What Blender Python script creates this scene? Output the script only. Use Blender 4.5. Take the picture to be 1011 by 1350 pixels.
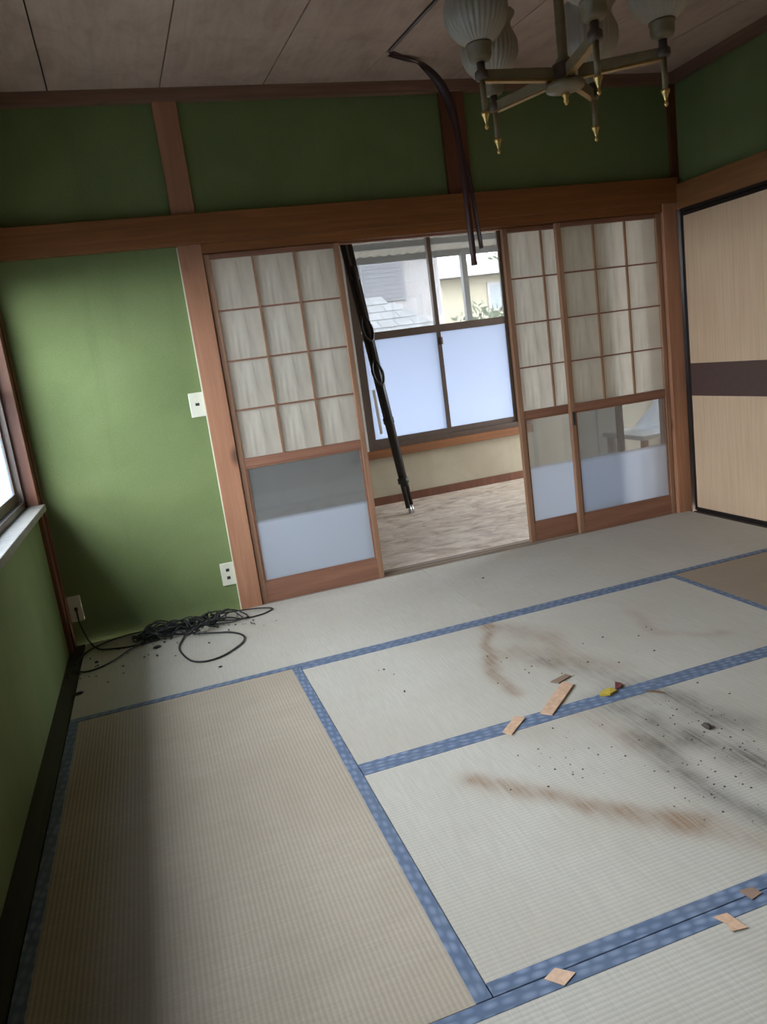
import bpy, bmesh, math, random
from mathutils import Vector, Matrix, noise
for o in list(bpy.data.objects): bpy.data.objects.remove(o)
S = bpy.context.scene
C = S.collection
R = math.radians

# ---------------------------------------------------------------- camera
cd = bpy.data.cameras.new('camera'); cam = bpy.data.objects.new('camera', cd); C.objects.link(cam)
cam.location = (0.48934, -3.87336, 1.20992)
cam.rotation_euler = (1.367324, 0.132247, -0.312169)
cd.sensor_fit = 'VERTICAL'; cd.sensor_height = 24; cd.lens = 996.28 / 1350 * 24
cd.clip_start = 0.02; cd.clip_end = 500
S.camera = cam

# ---------------------------------------------------------------- sky (bright overcast)
w = bpy.data.worlds.new('sky'); S.world = w; w.use_nodes = True
nt = w.node_tree; nt.nodes.clear()
tc = nt.nodes.new('ShaderNodeTexCoord'); sx = nt.nodes.new('ShaderNodeSeparateXYZ'); cr = nt.nodes.new('ShaderNodeValToRGB')
bg = nt.nodes.new('ShaderNodeBackground'); wo = nt.nodes.new('ShaderNodeOutputWorld')
nt.links.new(tc.outputs['Generated'], sx.inputs[0]); nt.links.new(sx.outputs['Z'], cr.inputs[0])
cr.color_ramp.elements[0].position = 0.0; cr.color_ramp.elements[0].color = (0.96, 0.98, 1.0, 1)
cr.color_ramp.elements[1].position = 1.0; cr.color_ramp.elements[1].color = (0.93, 0.96, 1.0, 1)
nt.links.new(cr.outputs[0], bg.inputs[0]); bg.inputs[1].default_value = 9.0
nt.links.new(bg.outputs[0], wo.inputs[0])

S.view_settings.view_transform = 'Standard'; S.view_settings.look = 'None'
S.view_settings.gamma = 1.0; S.view_settings.use_curve_mapping = False
S.view_settings.exposure = 1.45
S.cycles.max_bounces = 14; S.cycles.diffuse_bounces = 7; S.cycles.transparent_max_bounces = 16
S.cycles.sample_clamp_indirect = 8.0


# light portals (they only guide the sky's light through the window openings)
def portal(loc, rot, sx_, sy_):
    l = bpy.data.lights.new('window_portal', 'AREA'); l.shape = 'RECTANGLE'; l.size = sx_; l.size_y = sy_
    o = bpy.data.objects.new('window_portal', l); C.objects.link(o); o.location = loc; o.rotation_euler = rot
    l.cycles.is_portal = True
portal((-0.20, -1.80, 1.27), (0, R(-90), 0), 1.10, 3.30)      # left window, facing +x
portal((5.20, 1.15, 1.08), (0, R(90), 0), 1.95, 1.40)          # added end window of the room beyond, facing -x
portal((2.90, 2.22, 1.35), (R(-90), 0, 0), 1.50, 1.80)        # far window, facing -y


# ---------------------------------------------------------------- helpers
class MB:
    """collects shapes for ONE mesh object"""
    def __init__(s): s.b = bmesh.new()
    def box(s, x0, x1, y0, y1, z0, z1, M=None):
        vs = [s.b.verts.new(Vector((x, y, z)) if M is None else M @ Vector((x, y, z))) for x in (x0, x1) for y in (y0, y1) for z in (z0, z1)]
        for f in ((0, 1, 3, 2), (4, 6, 7, 5), (0, 4, 5, 1), (2, 3, 7, 6), (0, 2, 6, 4), (1, 5, 7, 3)):
            s.b.faces.new([vs[i] for i in f])
        return s
    def prism(s, pts, d, M=None):
        """pts: list of 3D points of a planar outline, d: extrusion vector"""
        d = Vector(d); a = [Vector(p) for p in pts]; t = [p + d for p in a]
        if M is not None: a = [M @ p for p in a]; t = [M @ p for p in t]
        A = [s.b.verts.new(p) for p in a]; T = [s.b.verts.new(p) for p in t]
        s.b.faces.new(A); s.b.faces.new(T[::-1]); n = len(A)
        for i in range(n): s.b.faces.new((A[i], T[i], T[(i + 1) % n], A[(i + 1) % n]))
        return s
    def tube(s, path, r, n=8, cap=True):
        path = [Vector(p) for p in path]; rings = []
        rr = r if isinstance(r, (list, tuple)) else [r] * len(path)
        up = Vector((0, 0, 1)); prev = None
        for i, p in enumerate(path):
            t = (path[min(i + 1, len(path) - 1)] - path[max(i - 1, 0)]).normalized()
            if prev is None:
                u = t.cross(up)
                if u.length < 1e-3: u = t.cross(Vector((1, 0, 0)))
            else:
                u = prev - t * prev.dot(t)
                if u.length < 1e-4: u = t.cross(up)
            u.normalize(); v = t.cross(u); prev = u
            rings.append([s.b.verts.new(p + (u * math.cos(a) + v * math.sin(a)) * rr[i]) for a in [2 * math.pi * k / n for k in range(n)]])
        for a, b in zip(rings, rings[1:]):
            for k in range(n): s.b.faces.new((a[k], a[(k + 1) % n], b[(k + 1) % n], b[k]))
        if cap: s.b.faces.new(rings[0][::-1]); s.b.faces.new(rings[-1])
        return s
    def lathe(s, prof, at=(0, 0, 0), n=20, ribs=0, amp=0, shell=0):
        """prof: (radius, z) pairs; ribs modulate the radius"""
        at = Vector(at); rings = []
        for r, z in prof:
            ring = []
            for k in range(n):
                a = 2 * math.pi * k / n
                q = r * (1 + (amp * math.cos(ribs * a) if ribs else 0))
                ring.append(s.b.verts.new(at + Vector((q * math.cos(a), q * math.sin(a), z))))
            rings.append(ring)
        for a, b in zip(rings, rings[1:]):
            for k in range(n): s.b.faces.new((a[k], a[(k + 1) % n], b[(k + 1) % n], b[k]))
        if not shell:
            s.b.faces.new(rings[0][::-1]); s.b.faces.new(rings[-1])
        return s
    def build(s, name, m, parent=None, smooth=False, bevel=0, local=None):
        bmesh.ops.recalc_face_normals(s.b, faces=s.b.faces)
        me = bpy.data.meshes.new(name); s.b.to_mesh(me); s.b.free()
        if m is not None: me.materials.append(m)
        if smooth:
            for p in me.polygons: p.use_smooth = True
        o = bpy.data.objects.new(name, me); C.objects.link(o)
        if parent: o.parent = parent
        if bevel:
            b = o.modifiers.new('bevel', 'BEVEL'); b.width = bevel; b.segments = 2; b.limit_method = 'ANGLE'
        return o


def tag(o, label, cat, group=None, kind=None):
    o['label'] = label
    if cat: o['category'] = cat
    if group: o['group'] = group
    if kind: o['kind'] = kind
    return o


def empty(name, loc=(0, 0, 0), rz=0):
    o = bpy.data.objects.new(name, None); C.objects.link(o); o.location = loc; o.rotation_euler = (0, 0, rz); o.empty_display_size = .05
    return o


def copy_tree(o, parent=None):
    c = o.copy(); C.objects.link(c); c.parent = parent
    for ch in [k for k in C.objects if k.parent == o]: copy_tree(ch, c)
    return c


def smooth_path(pts, n=8):
    P = [Vector(p) for p in pts]; P = [P[0] * 2 - P[1]] + P + [P[-1] * 2 - P[-2]]; out = []
    for i in range(1, len(P) - 2):
        for k in range(n):
            t = k / n; a, b, c, d = P[i - 1], P[i], P[i + 1], P[i + 2]
            out.append(0.5 * ((2 * b) + (c - a) * t + (2 * a - 5 * b + 4 * c - d) * t * t + (3 * b - a - 3 * c + d) * t ** 3))
    out.append(P[-2]); return out


# ---------------------------------------------------------------- materials
class NT:
    def __init__(s, name):
        s.m = bpy.data.materials.new(name); s.m.use_nodes = True; s.t = s.m.node_tree; s.p = s.t.nodes['Principled BSDF']; s.out = s.t.nodes['Material Output']
    def n(s, ty, **kw):
        x = s.t.nodes.new(ty)
        for k, v in kw.items(): setattr(x, k, v)
        return x
    def l(s, a, b): s.t.links.new(a, b)
    def coord(s, sc=(1, 1, 1), kind='Object', rot=(0, 0, 0)):
        t = s.n('ShaderNodeTexCoord'); m = s.n('ShaderNodeMapping'); m.inputs['Scale'].default_value = sc; m.inputs['Rotation'].default_value = rot
        s.l(t.outputs[kind], m.inputs[0]); return m.outputs[0]
    def noise(s, co, sc, det=4, rough=.55, dist=0):
        x = s.n('ShaderNodeTexNoise'); x.inputs['Scale'].default_value = sc; x.inputs['Detail'].default_value = det; x.inputs['Roughness'].default_value = rough; x.inputs['Distortion'].default_value = dist
        s.l(co, x.inputs['Vector']); return x.outputs['Fac']
    def ramp(s, f, stops):
        x = s.n('ShaderNodeValToRGB'); e = x.color_ramp.elements
        while len(e) < len(stops): e.new(0.5)
        for i, (p, c) in enumerate(stops): e[i].position = p; e[i].color = (*c, 1)
        s.l(f, x.inputs[0]); return x.outputs[0]
    def mix(s, f, a, b, mode='MIX'):
        x = s.n('ShaderNodeMix'); x.data_type = 'RGBA'; x.blend_type = mode
        for sock, v in ((0, f), (6, a), (7, b)):
            if isinstance(v, (int, float)): x.inputs[sock].default_value = v
            elif isinstance(v, tuple): x.inputs[sock].default_value = (*v, 1)
            else: s.l(v, x.inputs[sock])
        return x.outputs[2]
    def math(s, op, a, b=None):
        x = s.n('ShaderNodeMath', operation=op)
        for i, v in enumerate((a, b)):
            if v is None: continue
            if isinstance(v, (int, float)): x.inputs[i].default_value = v
            else: s.l(v, x.inputs[i])
        return x.outputs[0]
    def col(s, v): s.l(v, s.p.inputs['Base Color']) if not isinstance(v, tuple) else setattr(s.p.inputs['Base Color'], 'default_value', (*v, 1)); return s
    def rough(s, v): s.p.inputs['Roughness'].default_value = v; return s
    def bump(s, h, strength=.3, dist=.002):
        b = s.n('ShaderNodeBump'); b.inputs['Strength'].default_value = strength; b.inputs['Distance'].default_value = dist
        s.l(h, b.inputs['Height']); s.l(b.outputs[0], s.p.inputs['Normal']); return s


def wood(name, a, b, axis=2, rough=.55, knots=True, scale=1.0):
    """grain stretched along one axis; pieces share the world-aligned object frame"""
    m = NT(name); sc = [22 * scale] * 3; sc[axis] = 1.1 * scale
    co = m.coord(tuple(sc)); g = m.noise(co, 1.6, 5, .6, .6)
    sc2 = [3.0] * 3; sc2[axis] = .7; v = m.noise(m.coord(tuple(sc2)), 1.3, 3)
    c = m.ramp(g, [(.3, tuple(x * .78 for x in a)), (.5, a), (.72, b)])
    c = m.mix(m.ramp(v, [(.35, (0, 0, 0)), (.65, (.55, .55, .55))]), c, tuple(x * .72 for x in a))
    if knots:
        vo = m.n('ShaderNodeTexVoronoi'); vo.inputs['Scale'].default_value = 1.0
        s3 = [4.5] * 3; s3[axis] = 2.6; m.l(m.coord(tuple(s3)), vo.inputs['Vector'])
        c = m.mix(m.ramp(vo.outputs['Distance'], [(.05, (1, 1, 1)), (.17, (0, 0, 0))]), c, tuple(x * .28 for x in a))
    m.col(c).rough(rough).bump(g, .25, .001); return m.m


def plain(name, c, rough=.5, metal=0, var=.12, sc=30, bump=.0):
    m = NT(name); f = m.noise(m.coord(), sc, 4)
    m.col(m.ramp(f, [(.25, tuple(x * (1 - var) for x in c)), (.75, tuple(min(1, x * (1 + var)) for x in c))])).rough(rough)
    m.p.inputs['Metallic'].default_value = metal
    if bump: m.bump(f, bump, .002)
    return m.m


def plaster(name, a, b, c):
    m = NT(name); f = m.noise(m.coord(), 1.7, 5, .6, .4); h = m.noise(m.coord(), 160, 3, .7)
    col = m.ramp(f, [(.3, a), (.5, b), (.72, c)])
    st = m.noise(m.coord((9, 9, .7)), 1.2, 4, .6)            # faint vertical runs
    col = m.mix(m.ramp(st, [(.55, (0, 0, 0)), (.8, (.35, .35, .35))]), col, tuple(x * .62 for x in b))
    col = m.mix(.18, col, m.ramp(h, [(.3, tuple(x * .5 for x in b)), (.7, tuple(min(1, x * 1.5) for x in b))]))
    m.col(col).rough(.92).bump(h, .35, .0015); return m.m


M_green = plaster('green_plaster', (.118, .158, .056), (.150, .192, .070), (.178, .220, .088))
M_cream = plaster('cream_plaster', (.33, .275, .19), (.40, .34, .245), (.46, .40, .30))
M_post = wood('post_wood', (.38, .170, .090), (.48, .245, .145), 2)
M_postd = wood('dark_and_shaded_wood', (.13, .040, .014), (.19, .065, .026), 2)  # dark trim wood; also carries corner shade on the left post
M_rail = wood('rail_wood', (.23, .078, .018), (.31, .115, .030), 0, knots=False)
M_raily = wood('rail_wood_side', (.24, .10, .032), (.32, .14, .050), 1, knots=False)
M_beam = wood('cornice_wood', (.22, .115, .075), (.30, .165, .11), 0, knots=False)
M_beamy = wood('cornice_wood_side', (.22, .115, .075), (.30, .165, .11), 1, knots=False)
M_stile = wood('screen_wood_upright', (.29, .150, .085), (.40, .225, .135), 2, knots=False)
M_srail = wood('screen_wood_rail', (.25, .110, .065), (.33, .155, .095), 0, knots=False)
M_brd = wood('dark_border_wood', (.035, .025, .02), (.05, .038, .03), 1, knots=False)
M_track = wood('track_wood', (.26, .20, .15), (.36, .29, .23), 0, knots=False)
M_black = plain('black_lacquer', (.012, .009, .008), .3)
M_alum = plain('bronze_aluminium', (.105, .072, .054), .4, .2)
M_cableblack = plain('black_rubber', (.012, .012, .013), .5)
M_white = plain('aged_white_plastic', (.62, .60, .48), .4, var=.05)
M_hole = plain('dark_hole', (.02, .02, .02), .6)
M_cream_metal = plain('cream_enamel', (.20, .145, .075), .4, var=.15)
M_brass = plain('tarnished_brass', (.42, .26, .08), .3, .8, var=.2)
M_gold = plain('polished_brass', (.68, .44, .15), .3, .85)
M_cr = plain('crumb_brown', (.06, .045, .035), .9, var=.5)
M_card = plain('cardboard', (.52, .33, .21), .85, var=.2, sc=60)
M_vinyl = plain('dark_maroon_vinyl', (.050, .020, .020), .4)

# ceiling board
m = NT('ceiling_board'); f = m.noise(m.coord((1, .6, 1)), 5, 6, .7, .5); g = m.noise(m.coord((60, 3, 1)), 1, 4)
c = m.ramp(f, [(.3, (.36, .255, .20)), (.5, (.47, .345, .275)), (.7, (.53, .40, .325))])
c = m.mix(m.ramp(g, [(.4, (0, 0, 0)), (.8, (.3, .3, .3))]), c, (.30, .21, .165))
m.col(c).rough(.8); M_ceil = m.m

# fusuma paper
m = NT('closet_paper'); f = m.noise(m.coord((60, 60, 2)), 1.5, 4); g = m.noise(m.coord(), 2, 4)
c = m.ramp(f, [(.3, (.52, .355, .225)), (.7, (.60, .43, .285))])
c = m.mix(m.ramp(g, [(.4, (0, 0, 0)), (.75, (.4, .4, .4))]), c, (.47, .32, .21))
m.col(c).rough(.75); M_fus = m.m
M_band = plain('brown_band', (.075, .040, .033), .6, var=.08)

# shoji paper: thin, lets light through, slightly creased
m = NT('shoji_paper'); m.t.nodes.remove(m.p)
f = m.noise(m.coord((7, 7, 1.8), rot=(0, .62, 0)), 1.2, 2, .45, .5); g = m.noise(m.coord(), 3, 4)
c = m.ramp(g, [(.3, (.60, .55, .46)), (.7, (.72, .67, .57))])
d = m.n('ShaderNodeBsdfDiffuse'); t = m.n('ShaderNodeBsdfTranslucent'); x = m.n('ShaderNodeMixShader'); x.inputs[0].default_value = .5
b = m.n('ShaderNodeBump'); b.inputs['Strength'].default_value = .8; b.inputs['Distance'].default_value = .03
m.l(f, b.inputs['Height']); m.l(b.outputs[0], d.inputs['Normal']); m.l(b.outputs[0], t.inputs['Normal'])
m.l(c, d.inputs[0]); m.l(c, t.inputs[0]); m.l(d.outputs[0], x.inputs[1]); m.l(t.outputs[0], x.inputs[2]); m.l(x.outputs[0], m.out.inputs[0])
M_paper = m.m


def glass(name, clear=.85, tint=(1, 1, 1), frost=None, frost_col=(.75, .83, .95), film=0.0, gloss=.06, through=.1):
    """clear sheet glass; FROST = object-z below which the sheet is sand-blasted; FILM = pale diffuse haze over the clear zone"""
    m = NT(name); m.t.nodes.remove(m.p)
    tr = m.n('ShaderNodeBsdfTransparent'); tr.inputs[0].default_value = tuple(clear * k for k in tint) + (1,)
    gl = m.n('ShaderNodeBsdfGlossy'); gl.inputs['Roughness'].default_value = .04
    df = m.n('ShaderNodeBsdfDiffuse'); df.inputs[0].default_value = (.55, .56, .56, 1)
    a = m.n('ShaderNodeMixShader'); a.inputs[0].default_value = film; m.l(tr.outputs[0], a.inputs[1]); m.l(df.outputs[0], a.inputs[2])
    b = m.n('ShaderNodeMixShader'); b.inputs[0].default_value = gloss; m.l(a.outputs[0], b.inputs[1]); m.l(gl.outputs[0], b.inputs[2])
    last = b.outputs[0]
    if frost is not None:
        tl = m.n('ShaderNodeBsdfTranslucent'); tl.inputs[0].default_value = (*frost_col, 1)
        d2 = m.n('ShaderNodeBsdfDiffuse'); d2.inputs[0].default_value = (*frost_col, 1)
        t2 = m.n('ShaderNodeBsdfTransparent'); t2.inputs[0].default_value = tuple(.92 + .08 * k for k in frost_col) + (1,)
        g2 = m.n('ShaderNodeBsdfGlossy'); g2.inputs['Roughness'].default_value = .35
        q = m.n('ShaderNodeMixShader'); q.inputs[0].default_value = .35; m.l(tl.outputs[0], q.inputs[1]); m.l(d2.outputs[0], q.inputs[2])
        q2 = m.n('ShaderNodeMixShader'); q2.inputs[0].default_value = through; m.l(q.outputs[0], q2.inputs[1]); m.l(t2.outputs[0], q2.inputs[2])
        q3 = m.n('ShaderNodeMixShader'); q3.inputs[0].default_value = .06; m.l(q2.outputs[0], q3.inputs[1]); m.l(g2.outputs[0], q3.inputs[2])
        tcn = m.n('ShaderNodeTexCoord'); sp = m.n('ShaderNodeSeparateXYZ'); m.l(tcn.outputs['Object'], sp.inputs[0])
        mr = m.n('ShaderNodeMapRange'); mr.inputs[1].default_value = frost - .012; mr.inputs[2].default_value = frost + .012
        m.l(sp.outputs['Z'], mr.inputs[0])
        z = m.n('ShaderNodeMixShader'); m.l(mr.outputs[0], z.inputs[0]); m.l(q3.outputs[0], z.inputs[1]); m.l(last, z.inputs[2]); last = z.outputs[0]
    m.l(last, m.out.inputs[0]); return m.m


M_glass_far = glass('painted_haze_glass', .60, (.96, .98, 1), None, film=.22)  # tint and pale film put the hazy outdoor light into the glass
M_glass_far_fr = glass('far_frosted_glass', .5, frost=99, frost_col=(.40, .44, .52), through=.0)
M_glass_left = glass('left_window_glass', .9, (.93, .97, 1))
M_glass_left_fr = glass('left_frosted_glass', frost=99, frost_col=(.40, .68, 1.0), through=.82)
M_glass_door = glass('screen_glass', .72, (.94, .97, 1), frost=.445, frost_col=(.72, .77, .85), film=.16, gloss=.10, through=.12)

# tatami: woven rush with stains carried by a mesh attribute
def tatami_mat(name, axis, base, dark):
    m = NT(name); across = 1 - axis
    sc = [0, 0, 0]; sc[across] = 1
    wv = m.n('ShaderNodeTexWave', wave_type='BANDS', bands_direction='X' if across == 0 else 'Y'); wv.inputs['Scale'].default_value = 27; wv.inputs['Distortion'].default_value = .6; wv.inputs['Detail'].default_value = 2; wv.inputs['Detail Scale'].default_value = 3
    m.l(m.coord(), wv.inputs['Vector'])
    s2 = [60, 60, 60]; s2[axis] = 260; s2[across] = 12
    fine = m.noise(m.coord(tuple(s2)), 1, 3, .6); big = m.noise(m.coord(), 1.6, 5, .6, .5)
    c = m.ramp(big, [(.3, dark), (.62, base)])
    c = m.mix(m.ramp(fine, [(.35, (.45, .45, .45)), (.65, (0, 0, 0))]), c, tuple(x * .72 for x in base))
    c = m.mix(m.ramp(wv.outputs['Fac'], [(.0, (.24, .24, .24)), (.5, (0, 0, 0))]), c, tuple(x * .55 for x in base))
    at = m.n('ShaderNodeAttribute', attribute_name='stain'); sp = m.n('ShaderNodeSeparateColor'); m.l(at.outputs['Color'], sp.inputs[0])
    mo = m.ramp(m.noise(m.coord(tuple(x * .35 for x in s2)), 1, 4, .7), [(.3, (.55, .55, .55)), (.65, (1.25, 1.25, 1.25))])
    c = m.mix(m.math('MULTIPLY', sp.outputs[0], mo), c, (.235, .150, .090)); c = m.mix(m.math('MULTIPLY', sp.outputs[1], mo), c, (.080, .070, .056))
    h = m.math('ADD', m.math('MULTIPLY', wv.outputs['Fac'], 1.0), m.math('MULTIPLY', fine, .35))
    m.col(c).rough(.75).bump(h, .38, .0012); m.p.inputs['Specular IOR Level'].default_value = .3
    return m.m


M_tx = tatami_mat('rush_along_x', 0, (.485, .450, .385), (.43, .388, .32))
M_ty = tatami_mat('rush_along_y', 1, (.42, .355, .275), (.35, .285, .215))  # browner base paints in the sheen of the weave direction
M_tb = tatami_mat('rush_brown_sheen', 1, (.33, .255, .185), (.28, .21, .15))  # browner still; weave sheen put into the base colour


def border_mat(name, axis):
    m = NT(name)
    vo = m.n('ShaderNodeTexVoronoi'); vo.inputs['Scale'].default_value = 1; vo.inputs['Randomness'].default_value = .35
    sc = [50, 50, 1]; sc[axis] = 26
    m.l(m.coord(tuple(sc), rot=(0, 0, .25)), vo.inputs['Vector'])
    c = m.ramp(vo.outputs['Distance'], [(.15, (.19, .235, .33)), (.50, (.080, .115, .185))])
    g = m.noise(m.coord(), 6, 4); c = m.mix(m.ramp(g, [(.35, (0, 0, 0)), (.75, (.5, .5, .5))]), c, (.12, .145, .185))
    m.col(c).rough(.7); return m.m


M_bx = border_mat('blue_border_along_x', 0); M_by = border_mat('blue_border_along_y', 1)

# mottled linoleum
m = NT('mottled_linoleum'); a = m.noise(m.coord((1, 1.6, 1)), 5, 5, .6, 1.2); b2 = m.noise(m.coord(), 30, 4)
c = m.ramp(a, [(.32, (.40, .29, .21)), (.46, (.62, .50, .39)), (.64, (.82, .71, .58))])
m.col(m.mix(.2, c, m.ramp(b2, [(.3, (.15, .11, .08)), (.7, (.5, .45, .38))]))).rough(.5); M_lino = m.m

# outside
M_siding = plain('pale_siding', (.42, .41, .41), .8, var=.06)
M_yellow = plain('yellow_render', (.50, .46, .34), .85, var=.06)
M_greyshut = plain('grey_shutter', (.16, .165, .185), .6)
M_roof = plain('grey_roof_tile', (.13, .135, .14), .7, var=.3, sc=6)
M_gravel = plain('gravel', (.085, .08, .072), .95, var=.3, sc=12)
M_leaf = plain('leaf', (.055, .085, .04), .8, var=.4)
M_galv = plain('galvanised', (.19, .20, .21), .45, .3)
M_corr = NT('corrugated_plastic'); M_corr.t.nodes.remove(M_corr.p)
_t = M_corr.n('ShaderNodeBsdfTranslucent'); _t.inputs[0].default_value = (.42, .40, .36, 1); _d = M_corr.n('ShaderNodeBsdfDiffuse'); _d.inputs[0].default_value = (.35, .34, .32, 1)
_x = M_corr.n('ShaderNodeMixShader'); M_corr.l(_t.outputs[0], _x.inputs[1]); M_corr.l(_d.outputs[0], _x.inputs[2]); M_corr.l(_x.outputs[0], M_corr.out.inputs[0]); M_corr = M_corr.m

# ================================================================ THE SETTING
FW = .08       # face of the plaster on the back wall (y)
LW = -.07      # face of the left wall (x)
RW = 3.70      # face of the right wall (x)
CZ = 2.555

# floor under the mats, continued into the room behind the camera
fl = MB().box(LW - .1, RW + .1, -6.6, .07, -.14, -.055).build('floor', M_track)
tag(fl, 'timber sub floor under the straw mats, seen only at the gaps', 'floor', kind='structure')
bd = MB().box(LW, -.004, -3.64, .07, -.055, -.004).build('border_board', M_brd, fl)
bd = MB().box(3.645, RW + .05, -3.64, .01, -.055, .004).build('border_board', M_brd, fl)
MB().box(LW - .1, RW + .1, -6.6, -3.645, -.055, 0).build('threshold_board', M_track, fl)

# ---- back wall
wb = MB().box(LW - .1, .80, FW, FW + .09, -.05, 1.86).build('wall_back', M_green)
tag(wb, 'green plaster wall at the far side, with timber posts and rail', 'wall', kind='structure')
for x0, x1 in ((LW - .1, .80), (.895, 2.25), (2.37, 3.80)):
    MB().box(x0, x1, FW, FW + .09, 1.95, 2.60).build('plaster_panel', M_green, wb)
MB().box(.790, .903, .052, .19, -.05, 2.53).build('post', M_post, wb, bevel=.003)
MB().box(2.240, 2.375, .052, .17, 1.90, 2.53).build('post', M_postd, wb, bevel=.003)
MB().box(3.567, 3.668, .045, .19, -.05, 1.87).build('post', M_post, wb, bevel=.003)
MB().box(3.655, 3.705, .055, .19, 1.90, 2.53).build('post', M_postd, wb, bevel=.003)
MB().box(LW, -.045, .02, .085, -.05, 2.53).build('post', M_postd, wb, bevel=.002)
MB().box(.7865, .7905, .062, .079, .0, 1.85).build('joint_bead', M_white, wb)
MB().box(LW, 3.67, .028, .10, 1.856, 1.995).build('rail', M_rail, wb, bevel=.003)
hd = MB().box(.903, 3.567, .052, .185, 1.838, 1.870)                     # door head with two grooves
for y0, y1 in ((.052, .066), (.103, .110), (.147, .185)): hd.box(.903, 3.567, y0, y1, 1.812, 1.838)
hd.build('door_head', M_rail, wb)
tk = MB().box(.80, 3.66, .062, .195, -.055, -.006)
for y0, y1 in ((.062, .070), (.103, .110), (.147, .195)): tk.box(.903, 3.567, y0, y1, -.006, .001)
tk.build('door_track', M_track, wb)

# ---- left wall with its window opening
wl = MB().box(LW - .11, LW, -3.70, .10, -.05, .725).build('wall_left', M_green)
tag(wl, 'green plaster wall on the left under and above the window', 'wall', kind='structure')
MB().box(LW - .11, LW, -6.6, -3.70, -.05, 2.6).build('plaster_panel', M_green, wl)
MB().box(LW - .11, LW, -3.70, .10, 1.83, 2.6).build('plaster_panel', M_green, wl)
MB().box(LW - .11, LW, -3.70, -3.45, .72, 1.84).build('plaster_panel', M_green, wl)
MB().box(LW - .115, LW + .018, -.050, .030, .0, 1.84).build('post', M_postd, wl, bevel=.002)  # darker copy of the post wood paints in the corner shading
MB().box(LW, LW + .03, -3.69, .02, 1.856, 1.995).build('rail', M_raily, wl, bevel=.003)
MB().box(LW - .1, LW + .03, -3.45, -.055, 1.80, 1.856).build('window_head', M_raily, wl)
w2 = MB().box(LW - .13, LW + .045, -3.45, -.045, .715, .745).build('window_2', plain('grey_painted_sill', (.19, .175, .15), .55, var=.25), bevel=.003)
tag(w2, 'window on the left with dark metal sashes and frosted lower glass', 'window', kind='structure')
MB().box(-.150, -.105, -3.45, -.055, .745, .775).build('frame', M_alum, w2)
MB().box(-.150, -.105, -3.45, -.055, 1.78, 1.80).build('frame', M_alum, w2)
MB().box(-.150, -.105, -.085, -.055, .745, 1.80).build('frame', M_alum, w2)
for k in range(4):
    y1 = -.09 - k * .84; y0 = y1 - .84; xo = -.120 if k % 2 else -.138
    for a, b_ in ((y0, y0 + .035), (y1 - .035, y1)): MB().box(xo - .008, xo + .008, a, b_, .775, 1.78).build('sash_stile', M_alum, w2)
    for za, zb in ((.775, .82), (1.26, 1.295), (1.745, 1.78)): MB().box(xo - .008, xo + .008, y0 + .035, y1 - .035, za, zb).build('sash_rail', M_alum, w2)
    MB().box(xo - .002, xo + .002, y0 + .035, y1 - .035, .82, 1.26).build('pane', M_glass_left_fr, w2)
    MB().box(xo - .002, xo + .002, y0 + .035, y1 - .035, 1.295, 1.745).build('pane', M_glass_left, w2)

# ---- right wall (closet wall)
wr = MB().box(RW, RW + .1, -6.6, .17, 1.95, 2.6).build('wall_right', M_green)
tag(wr, 'green plaster wall on the right above the closet doors', 'wall', kind='structure')
MB().box(3.655, RW + .02, -3.69, .045, 1.815, 1.955).build('rail', M_raily, wr, bevel=.003)
MB().box(3.66, RW + .04, -3.69, .02, 1.797, 1.815).build('groove_board', M_black, wr)
MB().box(RW + .05, RW + .12, -3.75, .17, -.05, 1.96).build('closet_lining', M_black, wr)
MB().box(3.645, RW + .1, -3.74, -3.65, -.05, 2.5).build('post', M_post, wr, bevel=.003)
MB().box(RW, RW + .1, -6.6, -3.74, -.05, 1.96).build('plaster_panel', M_green, wr)

# ---- wall behind the viewer
wk = MB().box(LW - .1, RW + .1, -6.7, -6.6, -.05, 2.6).build('wall_rear', M_green)
tag(wk, 'green plaster wall behind the viewer', 'wall', kind='structure')

# ---- ceiling: boards side by side
ce = MB().box(LW - .15, RW + .15, -6.7, .17, CZ + .016, CZ + .06).build('ceiling', M_brd)
tag(ce, 'ceiling of wide pinkish brown boards with narrow dark joints', 'ceiling', kind='structure')
seams = [LW - .1] + [.35 + .486 * k for k in range(7)] + [RW + .1]
for i, (a, b_) in enumerate(zip(seams, seams[1:])):     # the boards were laid slightly fanned
    ga, gb = (.024 if i == 4 else .003), .003
    ka, kb = (.045 * a if i else 0), (.045 * b_ if i < 7 else 0)
    pts = [(a + ga, .07, CZ), (b_ - gb, .07, CZ), (b_ - gb + kb * 1.87, -1.8, CZ), (b_ - gb + kb * 1.87, -6.6, CZ), (a + ga + ka * 1.87, -6.6, CZ), (a + ga + ka * 1.87, -1.8, CZ)]
    MB().prism(pts, (0, 0, .014)).build('ceiling_board', M_ceil, ce)
MB().prism([(1.803, .03, CZ - .001), (1.834, .03, CZ - .001), (1.868, -.31, CZ - .001), (1.832, -.31, CZ - .001)], (0, 0, .010)).build('joint_cover', M_ceil, ce)
MB().box(LW, RW, .035, FW + .005, CZ - .055, CZ + .002).build('cornice', M_beam, ce, bevel=.002)
MB().box(RW - .045, RW + .005, -6.6, .035, CZ - .055, CZ + .002).build('cornice', M_beamy, ce, bevel=.002)
MB().box(LW - .005, LW + .045, -6.6, .035, CZ - .055, CZ + .002).build('cornice', M_beamy, ce, bevel=.002)

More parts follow.
